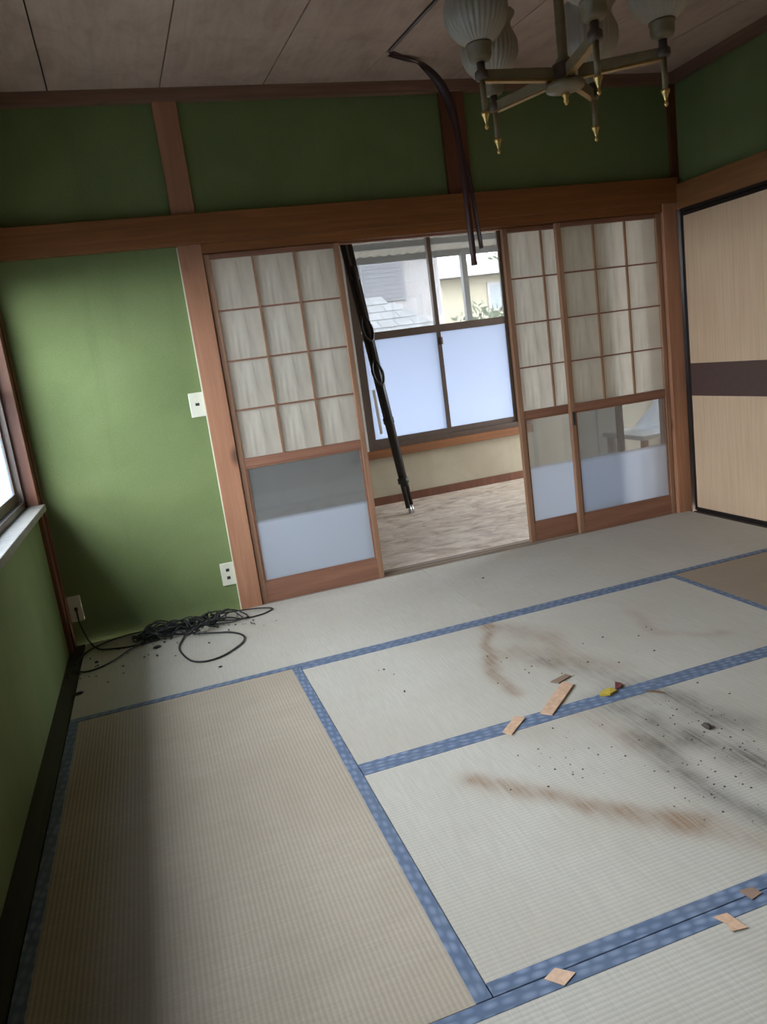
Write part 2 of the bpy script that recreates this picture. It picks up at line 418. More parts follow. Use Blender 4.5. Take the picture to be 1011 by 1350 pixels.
# ---- room beyond the screens
FY = 2.10
f2 = MB().box(-.2, 5.1, .195, FY + .02, -.12, .0).build('floor_linoleum', M_lino)
tag(f2, 'mottled brown linoleum floor of the room beyond the sliding screens', 'floor', kind='structure')
w5 = MB().box(-.2, 5.1, FY, FY + .1, -.05, .40).build('wall_beyond', M_cream)
tag(w5, 'cream plaster wall of the room beyond, around the window', 'wall', kind='structure')
MB().box(-.2, 2.19, FY, FY + .1, .40, 2.4).build('plaster_panel', M_cream, w5)
MB().box(3.62, 5.1, FY, FY + .1, .40, 2.4).build('plaster_panel', M_cream, w5)
MB().box(2.19, 3.62, FY, FY + .1, 2.22, 2.4).build('plaster_panel', M_cream, w5)
MB().box(-.2, 5.1, FY - .018, FY + .005, .0, .065).build('baseboard', M_postd, w5)
MB().box(-.3, -.2, .17, FY + .1, -.05, 2.4).build('plaster_panel', M_cream, w5)
for y0, y1, z0, z1 in ((.17, .45, -.05, 2.4), (1.85, FY + .1, -.05, 2.4), (.45, 1.85, -.05, .10), (.45, 1.85, 2.05, 2.4)):
    MB().box(5.1, 5.2, y0, y1, z0, z1).build('plaster_panel', M_cream, w5)
w4 = MB().box(5.12, 5.18, .45, 1.85, .10, .14).build('added_window', M_alum)  # added unseen window, opened to brighten the room beyond
tag(w4, 'added unseen end window brightening the room beyond the screens, dark metal frame', 'window', kind='structure')
for y in (.45, 1.13, 1.81): MB().box(5.12, 5.18, y, y + .04, .14, 2.05).build('frame', M_alum, w4)
MB().box(5.148, 5.152, .49, 1.81, .14, 2.05).build('pane', M_glass_left, w4)
MB().box(RW + .12, 5.2, .10, .17, -.05, 2.4).build('plaster_panel', M_cream, w5)
c2 = MB().box(-.3, 5.2, .17, FY + .1, 2.36, 2.44).build('ceiling_beyond', M_ceil)
tag(c2, 'brown board ceiling of the room beyond the screens', 'ceiling', kind='structure')
w1 = MB().box(2.13, 3.68, FY - .05, FY + .1, .395, .46).build('window_1', M_rail, bevel=.003)
tag(w1, 'window beyond the screens: two sashes, outdoor haze painted into the upper panes, frosted below', 'window', kind='structure')
MB().box(2.13, 2.185, FY - .02, FY + .1, .46, 2.22).build('casing', plain('white_casing', (.62, .60, .57), .5, var=.05), w1)  # left casing paler than the other casings
MB().box(3.62, 3.68, FY - .02, FY + .1, .46, 2.22).build('casing', M_postd, w1)
MB().box(2.13, 3.68, FY - .02, FY + .1, 2.20, 2.26).build('casing', M_postd, w1)
for a in ((2.19, 2.225, .46, 2.20), (3.585, 3.62, .46, 2.20)): MB().box(a[0], a[1], FY + .0, FY + .07, a[2], a[3]).build('frame', M_alum, w1)
MB().box(2.225, 3.585, FY, FY + .07, .46, .50).build('frame', M_alum, w1)
MB().box(2.225, 3.585, FY, FY + .07, 2.17, 2.20).build('frame', M_alum, w1)
for k, (a, b_, yo) in enumerate(((2.225, 2.94, FY + .018), (2.905, 3.585, FY + .045))):
    for p0, p1 in ((a, a + .035), (b_ - .035, b_)): MB().box(p0, p1, yo - .010, yo + .010, .50, 2.17).build('sash_stile', M_alum, w1)
    for za, zb in ((.50, .545), (1.345, 1.405), (2.14, 2.17)): MB().box(a + .035, b_ - .035, yo - .010, yo + .010, za, zb).build('sash_rail', M_alum, w1)
    MB().box(a + .035, b_ - .035, yo - .002, yo + .002, .545, 1.345).build('pane', M_glass_far_fr, w1)
    MB().box(a + .035, b_ - .035, yo - .002, yo + .002, 1.405, 2.14).build('pane', M_glass_far, w1)
MB().box(2.925, 2.945, FY - .012, FY + .008, 1.24, 1.30).build('latch', M_alum, w1, bevel=.003)

# ================================================================ TATAMI MATS
STAINS = [  # (points, half width, strength, channel: 0 brown 1 grey)
    ([(1.78, -.88), (1.64, -1.16), (1.55, -1.45), (1.55, -1.63)], .030, .62, 0),
    ([(1.78, -1.02), (1.88, -1.23), (1.86, -1.45)], .07, .35, 0),
    ([(1.77, -1.43), (1.85, -1.61), (1.90, -1.76)], .07, .22, 1),
    ([(1.70, -1.30), (1.80, -1.50), (1.95, -1.62)], .07, .30, 0),
    ([(2.30, -1.20), (2.25, -1.45), (2.45, -1.62)], .035, .20, 0),
    ([(1.18, -2.05), (1.29, -2.19), (1.41, -2.30), (1.48, -2.41), (1.58, -2.49)], .040, .62, 0),
    ([(1.58, -2.49), (1.66, -2.62)], .06, .30, 0),
    ([(1.74, -1.83), (1.79, -2.01), (1.82, -2.14)], .060, .42, 1),
    ([(1.64, -1.86), (1.68, -2.02), (1.70, -2.12)], .050, .30, 0),
    ([(1.72, -2.10), (1.69, -2.30), (1.70, -2.46), (1.74, -2.60)], .042, .50, 1),
    ([(1.82, -2.17), (1.87, -2.27), (1.87, -2.40), (1.92, -2.52)], .045, .50, 1),
    ([(1.81, -1.80), (1.93, -1.86), (1.98, -1.98), (2.0, -2.15)], .050, .30, 1),
    ([(1.90, -1.86), (1.98, -2.10), (2.05, -2.35)], .11, .20, 1),
    ([(1.40, -1.84), (1.50, -1.90)], .06, .15, 0),
]


def seg_d(p, a, b):
    a = Vector(a); b = Vector(b); d = b - a; t = max(0, min(1, (p - a).dot(d) / max(d.length_squared, 1e-9))); return (p - a - d * t).length


def stain_at(x, y):
    out = [0.0, 0.0]; n1 = noise.noise(Vector((x * 6, y * 6, 3.1))); n2 = noise.noise(Vector((x * 6, y * 6, 9.7)))
    p = Vector((x + n1 * .035, y + n2 * .035)); g = .65 + .7 * (noise.fractal(Vector((x * 14, y * 14, 1.0)), .6, 2.0, 4) * .5 + .35)
    for pts, hw, st, ch in STAINS:
        d = min(seg_d(p, a, b) for a, b in zip(pts, pts[1:]))
        if d < hw * 2.6: out[ch] += st * math.exp(-(d / hw) ** 2) * g * 1.2
    # general greying around the trodden patch
    return min(out[0], .85), min(out[1], .85)


def mat(x0, x1, y0, y1, m, label, borders, stained=False, z=0.0):
    t = empty('tatami_mat', ((x0 + x1) / 2, (y0 + y1) / 2, z - .055)); tag(t, label, 'tatami mat', 'straw mats covering the floor')
    cx, cy, cz = t.location
    b = bmesh.new(); gp = .0015; bw = .034
    X0, X1, Y0, Y1 = x0 + gp - cx, x1 - gp - cx, y0 + gp - cy, y1 - gp - cy
    n = .0125 if stained else .15
    nx, ny = max(1, int((X1 - X0) / n)), max(1, int((Y1 - Y0) / n))
    vs = [[b.verts.new((X0 + (X1 - X0) * i / nx, Y0 + (Y1 - Y0) * j / ny, .055)) for j in range(ny + 1)] for i in range(nx + 1)]
    for i in range(nx):
        for j in range(ny): b.faces.new((vs[i][j], vs[i + 1][j], vs[i + 1][j + 1], vs[i][j + 1]))
    lo = [b.verts.new((x, y, 0.001)) for x, y in ((X0, Y0), (X1, Y0), (X1, Y1), (X0, Y1))]
    ring = [vs[0][0], vs[nx][0], vs[nx][ny], vs[0][ny]]
    edges = [[vs[i][0] for i in range(nx + 1)], [vs[nx][j] for j in range(ny + 1)], [vs[i][ny] for i in range(nx, -1, -1)], [vs[0][j] for j in range(ny, -1, -1)]]
    for k in range(4): b.faces.new([lo[k], lo[(k + 1) % 4]] + edges[k][::-1])
    b.faces.new(lo[::-1])
    me = bpy.data.meshes.new('mat_body'); b.to_mesh(me); b.free(); me.materials.append(m)
    at = me.color_attributes.new('stain', 'FLOAT_COLOR', 'POINT')
    if stained:
        for i, v in enumerate(me.vertices):
            s = stain_at(v.co.x + cx, v.co.y + cy); at.data[i].color = (s[0], s[1], 0, 1)
    else:
        for d in at.data: d.color = (0, 0, 0, 1)
    o = bpy.data.objects.new('mat_body', me); C.objects.link(o); o.parent = t
    for e in borders:
        mb = MB(); zt = .0565
        if e == 'N': mb.box(X0, X1, Y1 - bw, Y1 + .0006, .03, zt); mm = M_bx
        if e == 'S': mb.box(X0, X1, Y0 - .0006, Y0 + bw, .03, zt); mm = M_bx
        if e == 'E': mb.box(X1 - bw, X1 + .0006, Y0, Y1, .03, zt); mm = M_by
        if e == 'W': mb.box(X0 - .0006, X0 + bw, Y0, Y1, .03, zt); mm = M_by
        mb.build('cloth_border', mm, t, bevel=.001)
    return t


G = .91
mat(0, 1.82, -G, .058, M_tx, 'straw mat along the far wall under the tangle of black cables', 'S')
mat(1.82, 3.64, -G, .058, M_tx, 'straw mat along the sliding screens beside the closet doors', 'S', z=.001)
mat(0, G, -3 * G, -G, M_ty, 'straw mat beside the left wall, toned tan for weave sheen, blue border on its long edges', 'EW')
mat(G, 3 * G, -2 * G, -G, M_tx, 'straw mat with a curved brown stain, its edge under the cardboard strips', 'NS', True)
mat(G, 3 * G, -3 * G, -2 * G, M_tx, 'straw mat with the dark grey stains and scattered crumbs', 'NS', True, z=.001)
mat(3 * G, 4 * G, -3 * G, -G, M_tb, 'straw mat in front of the closet doors, weave sheen painted as browner tone', 'EW', z=-.001)
mat(0, 1.82, -4 * G, -3 * G, M_tx, 'nearest straw mat, under the tape scraps on its blue border', 'N')
mat(1.82, 3.64, -4 * G, -3 * G, M_tx, 'straw mat in the near corner by the closet doors', 'N', z=.001)

# ================================================================ SLIDING SCREENS (shoji)
SW, SH, ST = .695, 1.812, .030
_cols = [(.030, .030 + .2073), (.030 + .2117, .030 + .4233), (.4277 + .03, SW - .030)]
NC, NR = 3, 4
gz0, gz1 = .790, 1.788          # lattice zone


def paper_mesh(wd, ht):
    b = bmesh.new(); n = 6; vs = []
    for i in range(n + 1):
        row = []
        for j in range(n + 1):
            x = wd * i / n; z = ht * j / n
            e = math.sin(math.pi * i / n) * math.sin(math.pi * j / n)
            row.append(b.verts.new((x, .0045 * e * math.sin(11 * (x * 1.6 + z) + 1) + .0015 * e, z)))
        vs.append(row)
    for i in range(n):
        for j in range(n): b.faces.new((vs[i][j], vs[i + 1][j], vs[i + 1][j + 1], vs[i][j + 1]))
    me = bpy.data.meshes.new('paper_pane'); b.to_mesh(me); b.free(); me.materials.append(M_paper)
    for p in me.polygons: p.use_smooth = True
    return me


def make_screen():
    t = empty('paper_screen')
    for x in (0, SW - .030): MB().box(x, x + .030, 0, ST, 0, SH).build('stile', M_stile, t, bevel=.002)
    for z0, z1 in ((.0, .115), (.745, .790), (1.788, SH)): MB().box(.030, SW - .030, .002, ST - .002, z0, z1).build('rail', M_srail, t, bevel=.002)
    iw = SW - .060; cw = iw / NC; ch = (gz1 - gz0) / NR
    vm = MB().box(-.0045, .0045, .004, .018, gz0, gz1).build('muntin', M_stile, t); vm.location.x = .030 + cw
    v2 = vm.copy(); C.objects.link(v2); v2.parent = t; v2.location.x = .030 + 2 * cw
    hm = MB().box(.030, SW - .030, .005, .017, -.004, .004).build('muntin', M_srail, t); hm.location.z = gz0 + ch
    for k in (2, 3): h2 = hm.copy(); C.objects.link(h2); h2.parent = t; h2.location.z = gz0 + k * ch
    pm = paper_mesh(cw, ch)
    for i in range(NC):
        for j in range(NR):
            p = bpy.data.objects.new('paper_pane', pm); C.objects.link(p); p.parent = t; p.location = (.030 + i * cw, .019, gz0 + j * ch)
    # inner beads round the glass
    for x in (.030, SW - .040): MB().box(x, x + .010, .006, .024, .115, .745).build('glass_bead', M_srail, t)
    for z in (.115, .735): MB().box(.040, SW - .040, .006, .024, z, z + .010).build('glass_bead', M_srail, t)
    MB().box(.036, SW - .036, .013, .017, .121, .739).build('glass_pane', M_glass_door, t)
    return t


s0 = make_screen()
scr = [(s0, .906, .0700, 'paper and glass sliding screen beside the light switch post'),
       (None, 2.869, .0700, 'paper and glass sliding screen in the corner by the closet doors'),
       (None, 2.556, .1125, 'sliding screen at the right side of the gap, partly behind another')]
for o, x, y, lab in scr:
    if o is None: o = copy_tree(s0)
    o.location = (x, y, -.003)
    tag(o, lab, 'sliding screen', 'paper and glass sliding screens')

_s = [k for k in C.objects if k.name.startswith('paper_screen') and abs(k.location.x - 2.869) < .001][0]
MB().box(.008, .024, -.003, .004, .665, .745).build('finger_pull', M_hole, _s, bevel=.003)

# ================================================================ CLOSET DOORS (fusuma)
def fusuma(y1, wd, x, label):
    t = empty('closet_door', (x, y1, .004)); tag(t, label, 'closet door', 'sliding closet doors')
    H = 1.792; f_ = .022
    MB().box(.004, .020, -wd + f_, -f_, f_, H - f_).build('panel', M_fus, t)
    MB().box(.0035, .0045, -wd + f_, -f_, .722, .918).build('paper_band', M_band, t)
    for a, b_ in ((-wd, -wd + f_), (-f_, 0)): MB().box(0, .024, a, b_, 0, H).build('frame', M_black, t, bevel=.002)
    for a, b_ in ((0, f_), (H - f_, H)): MB().box(0, .024, -wd + f_, -f_, a, b_).build('frame', M_black, t, bevel=.002)
    pl = MB(); pl.lathe([(.026, 0), (.030, .003), (.022, .004), (.020, .001)], (0, 0, 0), 16)
    p = pl.build('finger_pull', M_black, t); p.rotation_euler = (0, R(-90), 0); p.location = (.0035, -wd + .09, .85)
    return t


fusuma(.030, .93, 3.672, 'beige closet door with a brown band, next to the corner post')
fusuma(-.88, .93, 3.700, 'beige closet door with a brown band, second from the corner')
fusuma(-1.79, .93, 3.672, 'beige closet door with a brown band, third from the corner')
fusuma(-2.70, .93, 3.700, 'beige closet door with a brown band, farthest from the corner')

# ================================================================ CHANDELIER
CX, CY, Z0 = 1.859, -1.720, 1.952
t = empty('chandelier', (CX, CY, Z0)); tag(t, 'five-armed cream and brass ceiling lamp with ribbed glass shades', 'chandelier')
MB().lathe([(.062, .603), (.060, .575), (.030, .560), (.012, .555)], n=24).build('ceiling_canopy', M_cream_metal, t, True)
MB().lathe([(.0065, .56), (.0065, .04)], n=12).build('rod', M_cream_metal, t, True)
MB().lathe([(.012, .22), (.015, .21), (.015, .05), (.024, .04), (.024, .028)], n=16).build('sleeve', M_cream_metal, t, True)
MB().lathe([(.034, .030), (.036, .022), (.030, -.018), (.050, -.022), (.050, -.030), (.044, -.038), (.020, -.040)], n=28).build('hub', M_alum, t, True)
hc = MB().lathe([(.052, -.020), (.058, -.028), (.054, -.040), (.030, -.046), (.012, -.050)], n=48, ribs=24, amp=.03).build('hub_cap', M_cream_metal, t, True)
MB().lathe([(.010, -.048), (.012, -.056), (.007, -.063), (.008, -.072), (.004, -.082)], n=14).build('finial', M_gold, hc, True)
AR = .279


def shade_prof():
    out = [(.026, 0.0), (.036, .004), (.058, .020), (.078, .045), (.089, .075), (.088, .105), (.078, .130), (.070, .150), (.074, .168), (.088, .186)]
    inn = [(r - .004, z + .002) for r, z in out[::-1]]
    return out + inn[:-1] + [(.020, .004)]


m = NT('ribbed_milk_glass'); m.col((.50, .42, .32)).rough(.3); m.p.inputs['Transmission Weight'].default_value = .25; m.p.inputs['Subsurface Weight'].default_value = 0; M_shade = m.m
for k in range(5):
    a = 3.201 + 2 * math.pi * k / 5; Rt = Matrix.Rotation(a, 4, 'Z'); ex, ey = AR * math.cos(a), AR * math.sin(a)
    ar = MB().prism([(.04, -.008, -.014), (AR + .006, -.008, -.014), (AR + .006, -.008, .014), (.04, -.008, .020)], (0, .016, 0), Rt)
    ar = ar.build('arm', M_cream_metal, t, bevel=.003)
    MB().box(.04, AR, -.0095, .0095, -.019, -.014, Rt).build('edge_strip', M_brass, ar)
    dp = MB().lathe([(.0085, -.012), (.0085, -.100)], (ex, ey, 0), 14).build('drop_pipe', M_cream_metal, t, True)
    MB().lathe([(.0125, -.098), (.0125, -.104), (.008, -.112), (.0045, -.124), (.003, -.130), (.0055, -.135), (.0055, -.140), (.002, -.144)], (ex, ey, 0), 14).build('finial', M_gold, dp, True)
    MB().lathe([(.017, -.013), (.020, -.006), (.020, .008), (.012, .016), (.012, .040)], (ex, ey, 0), 18).build('socket', M_alum, t, True)
    cp = MB().lathe([(.016, .034), (.028, .038), (.032, .046), (.034, .052), (.034, .074), (.037, .076), (.037, .082), (.025, .083)], (ex, ey, 0), 24).build('shade_cup', M_cream_metal, t, True)
    MB().lathe(shade_prof(), (ex, ey, .078), 128, 32, .030, 1).build('glass_shade', M_shade, t, True)

# ================================================================ PEELED CEILING STRIPS
def ribbon(name, pts, wd, wdir, label):
    P = smooth_path(pts, 7); b = MB(); n = len(P); vs = []
    for i, p in enumerate(P):
        tg = (P[min(i + 1, n - 1)] - P[max(i - 1, 0)]).normalized(); f = i / (n - 1)
        wv = Vector(wdir[0]).lerp(Vector(wdir[1]), min(1, f * 1.6)); wv = (wv - tg * wv.dot(tg)).normalized(); nn = tg.cross(wv).normalized()
        h = wd / 2; th = .0012
        vs.append([b.b.verts.new(p + wv * s1 * h + nn * s2 * th) for s1, s2 in ((-1, -1), (1, -1), (1, 1), (-1, 1))])
    for a, c_ in zip(vs, vs[1:]):
        for k in range(4): b.b.faces.new((a[k], a[(k + 1) % 4], c_[(k + 1) % 4], c_[k]))
    b.b.faces.new(vs[0][::-1]); b.b.faces.new(vs[-1])
    return tag(b.build(name, M_vinyl, None, True), label, 'strip', 'peeled ceiling strips')


ribbon('ceiling_strip', [(1.862, -.315, CZ - .002), (1.93, -.27, CZ - .004), (2.03, -.25, 2.530), (2.115, -.245, 2.458), (2.160, -.25, 2.36), (2.178, -.25, 2.25), (2.190, -.25, 2.0), (2.197, -.25, 1.593)],
       .030, ((.3, 1, 0), (1, -.5, 0)), 'longer dark strip peeled off the ceiling, hanging over the gap')
ribbon('ceiling_strip', [(1.862, -.290, CZ - .004), (1.95, -.245, CZ - .008), (2.05, -.225, 2.520), (2.130, -.215, 2.430), (2.175, -.215, 2.30), (2.215, -.215, 2.12), (2.240, -.215, 1.95), (2.262, -.215, 1.675)],
       .026, ((.3, 1, 0), (.45, -1, 0)), 'shorter dark strip peeled off the ceiling, hanging beside the longer one')

# ================================================================ SWITCH AND OUTLETS
def plate(name, x, z, holes, label, cat, w_=.072, h_=.122, rz=0.0):
    t = empty(name, (x, FW, z)); tag(t, label, cat)
    MB().box(-w_ / 2, w_ / 2, -.008, 0, -h_ / 2, h_ / 2).build('cover_plate', M_white, t, bevel=.003)
    for hx, hz, hw, hh in holes: MB().box(hx - hw, hx + hw, -.0095, -.0075, hz - hh, hz + hh).build('slot' if cat == 'outlet' else 'rocker', M_hole, t, bevel=.001)
    return t


plate('light_switch', .752, 1.095, [(.002, .002, .010, .007)], 'cream light switch plate at mid height beside the wooden post', 'light switch')
plate('power_outlet', .754, .202, [(0, .022, .009, .008), (0, -.020, .009, .008)], 'cream double power outlet low beside the wooden post', 'outlet')
pt = plate('power_outlet', -.012, .187, [(.002, -.004, .008, .010)], 'dim wall outlet in the corner with a black cord plugged in', 'outlet', .064, .13)

# ================================================================ CABLES
rnd = random.Random(4)


def cable(name, pts, r, label, group=None, n=8):
    o = MB().tube(smooth_path(pts, n), r, 8).build(name, M_cableblack, None, True)
    return tag(o, label, 'cable', group)


GRP = 'black cables on the mat by the wall'
cable('outlet_cable', [(-.010, .068, .183), (-.006, .045, .170), (.002, .005, .12), (.03, -.05, .05), (.07, -.10, .012), (.14, -.14, .008), (.24, -.17, .009), (.36, -.15, .010)], .0042,
      'black cord running from the corner outlet down to the mat', GRP)
cable('loop_cable', [(.50, -.13, .02), (.47, -.22, .008), (.445, -.33, .006), (.455, -.44, .006), (.49, -.555, .006), (.55, -.60, .006), (.62, -.585, .006), (.69, -.52, .006), (.735, -.45, .006), (.74, -.37, .007), (.69, -.29, .008), (.60, -.24, .010), (.52, -.21, .014)], .0045,
      'black cable lying in a wide open loop in front of the tangle', GRP)
cable('long_cable', [(-.035, -.30, .006), (.02, -.37, .006), (.09, -.36, .006), (.16, -.30, .008), (.21, -.235, .012), (.27, -.17, .012), (.34, -.10, .016)], .0042,
      'black cable curving out from the corner across the mat', GRP)
cable('long_cable', [(.62, -.02, .03), (.74, -.01, .02), (.85, -.02, .014), (.925, -.045, .008), (.93, -.075, .006), (.86, -.12, .006), (.75, -.12, .008), (.63, -.10, .02), (.54, -.09, .03)], .0038,
      'black cable reaching from the tangle to the foot of the post', GRP)
cable('long_cable', [(-.03, -.24, .006), (-.01, -.16, .006), (.03, -.08, .008), (.10, -.02, .010), (.20, .015, .012), (.32, .010, .016), (.42, -.02, .025)], .0040,
      'black cable running along the wall from corner to tangle', GRP)
# the tangle itself: one bundle of many loops
tb = MB()
for k in range(15):
    cx_ = .22 + .50 * rnd.random() ** .7; cy_ = -.085 + rnd.uniform(-.05, .03); a = rnd.uniform(.04, .17); b_ = rnd.uniform(.03, .075); ph = rnd.uniform(0, 6.28); turn = rnd.uniform(.9, 1.7)
    pts = []
    N = int(10 * turn)
    for i in range(N):
        q = ph + 2 * math.pi * i / 10
        pts.append((min(.80, max(.04, cx_ + a * math.cos(q) * (1 + .12 * rnd.uniform(-1, 1)))), min(.045, cy_ + b_ * math.sin(q) + rnd.uniform(-.02, .02)), .008 + .05 * rnd.random() * (1 if .3 < cx_ + a * math.cos(q) < .75 else .3)))
    tb.tube(smooth_path(pts, 4), rnd.choice((.0035, .0045)), 6)
tag(tb.build('cable_tangle', M_cableblack, None, True), 'messy tangle of thin black cables on the mat against the wall', 'cable', GRP)
pb = MB().box(-.022, .022, -.012, .012, 0, .016).build('cable_tag', M_white, None, bevel=.002); pb.location = (.575, -.155, .003); pb.rotation_euler = (0, 0, .3)
tag(pb, 'small pale plastic plug beside the cable tangle', 'plug')

# ================================================================ SCRAPS ON THE FLOOR
def scrap(name, pts, z, th, m, label, cat, lift=0.0, group=None):
    c_ = Vector((sum(p[0] for p in pts) / len(pts), sum(p[1] for p in pts) / len(pts), z)); b = MB(); n = len(pts)
    A = [b.b.verts.new((p[0] - c_.x, p[1] - c_.y, (lift if i % 2 else 0))) for i, p in enumerate(pts)]; T = [b.b.verts.new((v.co.x, v.co.y, v.co.z + th)) for v in A]
    b.b.faces.new(A[::-1]); b.b.faces.new(T)
    for i in range(n): b.b.faces.new((A[i], A[(i + 1) % n], T[(i + 1) % n], T[i]))
    o = b.build(name, m, None); o.location = c_; return tag(o, label, cat, group)


FZ = .0025
scrap('cardboard_strip', [(1.535, -1.800), (1.562, -1.832), (1.735, -1.680), (1.715, -1.640)], FZ, .005, M_card, 'longer torn cardboard strip lying across the blue border', 'scrap')
scrap('cardboard_strip', [(1.68, -1.615), (1.70, -1.64), (1.765, -1.612), (1.755, -1.590)], FZ, .004, plain('dark_card', (.22, .15, .10), .9), 'small dark scrap at the far tip of the longer cardboard strip', 'scrap')
scrap('cardboard_strip', [(1.375, -1.845), (1.392, -1.875), (1.480, -1.800), (1.455, -1.775)], FZ, .004, M_card, 'shorter torn cardboard strip on the blue border', 'scrap')
M_tape = plain('masking_tape', (.56, .37, .25), .8, var=.15, sc=80)
scrap('tape_scrap', [(1.016, -2.735), (1.048, -2.722), (1.078, -2.748), (1.042, -2.766)], FZ, .0012, M_tape, 'pale tape scrap on the near blue border, closest to the left mat', 'scrap', .001)
scrap('tape_scrap', [(1.400, -2.748), (1.432, -2.752), (1.440, -2.800), (1.405, -2.795), (1.412, -2.775)], FZ, .0012, M_card, 'brown tape scrap at the lower edge of the near blue border', 'scrap', .001)
scrap('tape_scrap', [(1.498, -2.712), (1.53, -2.716), (1.535, -2.738), (1.503, -2.745)], FZ, .0012, plain('brown_tape', (.25, .16, .11), .8), 'small brown tape scrap near the right end of the border', 'scrap', .001)
scrap('wrapper_scrap', [(1.760, -1.800), (1.79, -1.818), (1.828, -1.800), (1.815, -1.778), (1.78, -1.780)], FZ, .007, plain('yellow_wrapper', (.45, .32, .04), .5), 'tiny yellow wrapper scrap on the middle blue border', 'scrap', .003)
scrap('wrapper_scrap', [(1.832, -1.785), (1.850, -1.790), (1.872, -1.765), (1.856, -1.748)], FZ, .006, plain('red_scrap', (.14, .03, .03), .6), 'tiny dark red scrap beside the yellow wrapper', 'scrap', .003)
scrap('twig', [(1.905, -1.852), (1.915, -1.862), (1.945, -1.895), (1.932, -1.878)], FZ, .005, plain('twig_brown', (.11, .07, .04), .9), 'small brown twig just below the middle blue border', 'twig', .003)
lp = MB(); lp.lathe([(.004, 0), (.013, .003), (.017, .010), (.012, .018), (.005, .022)], n=9)
for v in lp.b.verts: v.co += Vector((noise.noise(v.co * 80) * .007, noise.noise(v.co * 80 + Vector((5, 5, 5))) * .007, 0))
o = lp.build('dirt_clump', M_cr, None, True); o.location = (1.905, -2.140, FZ - .001); o.scale = (.6, 1.1, .7); tag(o, 'black clump of dirt on the stained mat', 'clump')


def crumbs(spots, seed, name, label, m):
    r = random.Random(seed); b = MB()
    for cx_, cy_, sx_, sy_, n, s_ in spots:
        for _ in range(n):
            x, y = r.gauss(cx_, sx_), r.gauss(cy_, sy_); s = s_ * r.uniform(.5, 1.5)
            b.box(-s, s, -s * r.uniform(.4, 1), s * .6, 0, s * .8, Matrix.Translation((x, y, .0026)) @ Matrix.Rotation(r.uniform(0, 6.3), 4, 'Z') @ Matrix.Rotation(r.uniform(-.3, .3), 4, 'X'))
    return tag(b.build(name, m, None), label, 'crumbs', kind='stuff')


crumbs([(1.86, -2.25, .08, .11, 60, .0017), (1.55, -2.08, .12, .08, 30, .0018), (1.72, -2.40, .06, .08, 24, .0017), (1.95, -2.0, .10, .06, 18, .0019)], 1, 'dirt_crumbs', 'dark crumbs scattered over the grey stains on the mat', M_cr)
crumbs([(1.80, -1.50, .12, .10, 14, .0022), (1.15, -1.35, .10, .10, 4, .0035), (2.1, -1.4, .2, .12, 8, .0022)], 2, 'mat_crumbs', 'few dark crumbs on the mat with the curved brown stain', M_cr)
crumbs([(.45, -.12, .22, .07, 60, .003), (.05, -.40, .06, .10, 12, .005), (.40, -.32, .2, .12, 10, .004), (.75, -.12, .08, .05, 14, .003)], 3, 'cable_crumbs', 'dark debris on the mat around the black cables', M_cr)
for (x, y, s, lab) in ((.345, -.255, .020, 'small black bit on the mat in front of the tangle'), (.02, -.62, .018, 'black bit on the mat at the left wall'), (.60, -.70, .010, 'small dark bit on the mat below the open loop'), (2.02, -.335, .008, 'tiny dark bit on the mat before the gap')):
    b = MB().lathe([(s * .5, 0), (s, s * .2), (s * .8, s * .5), (s * .3, s * .6)], n=7).build('dirt_bit', M_cableblack, None, True); b.location = (x, y, .001); b.scale = (1, .6, 1); tag(b, lab, 'dirt bit')

# ================================================================ BEYOND THE SCREENS: folded stand, table
t = empty('folded_stand', (2.30, 1.56, 0)); tag(t, 'black folded stand with hanging straps, leaning beside the far window', 'folding stand')
foot = Vector((0, 0, .0)); top = Vector((-.105, .44, 2.12)); ax = (top - foot).normalized(); sd = Vector((1, .2, 0)).normalized()
def at(f, s=0, d=0): return foot + (top - foot) * f + sd * s + Vector((0, -1, 0)) * d
MB().tube([at(.02, -.014), at(.99, -.030)], [.017, .023], 8).build('leg', M_black, t, True)
MB().tube([at(.03, .022), at(.99, .030)], [.015, .021], 8).build('leg', M_black, t, True)
MB().tube([at(.10, .003, .022), at(.90, .000, .03)], .022, 8).build('leg', M_black, t, True)
for f in (.12, .34, .52, .70, .86):
    p = at(f); MB().tube([p - ax * .022, p + ax * .022], .042, 12).build('collar', M_hole, t, True, )
MB().tube([at(.0), at(.03)], [.016, .012], 10).build('foot', plain('silver_tip', (.5, .5, .5), .3, .8), t, True)
MB().tube([at(.0, .022), at(.03, .018)], [.013, .012], 10).build('foot', plain('silver_tip_b', (.5, .5, .5), .3, .8), t, True)
for q in range(2):
    base = .56 + .16 * q
    MB().tube(smooth_path([at(base, -.02, .03), at(base - .03, -.045, .04), at(base - .07, -.04, .045), at(base - .09, .01, .045), at(base - .05, .038, .04), at(base, .0, .045)], 5), .010, 6).build('strap', M_black, t, True)
MB().box(-.055, -.035, -.01, .0, .0, .34, Matrix.Translation(at(.30, -.05, .03)) @ Matrix.Rotation(-.05, 4, 'Y')).build('tag_strip', M_white, t)

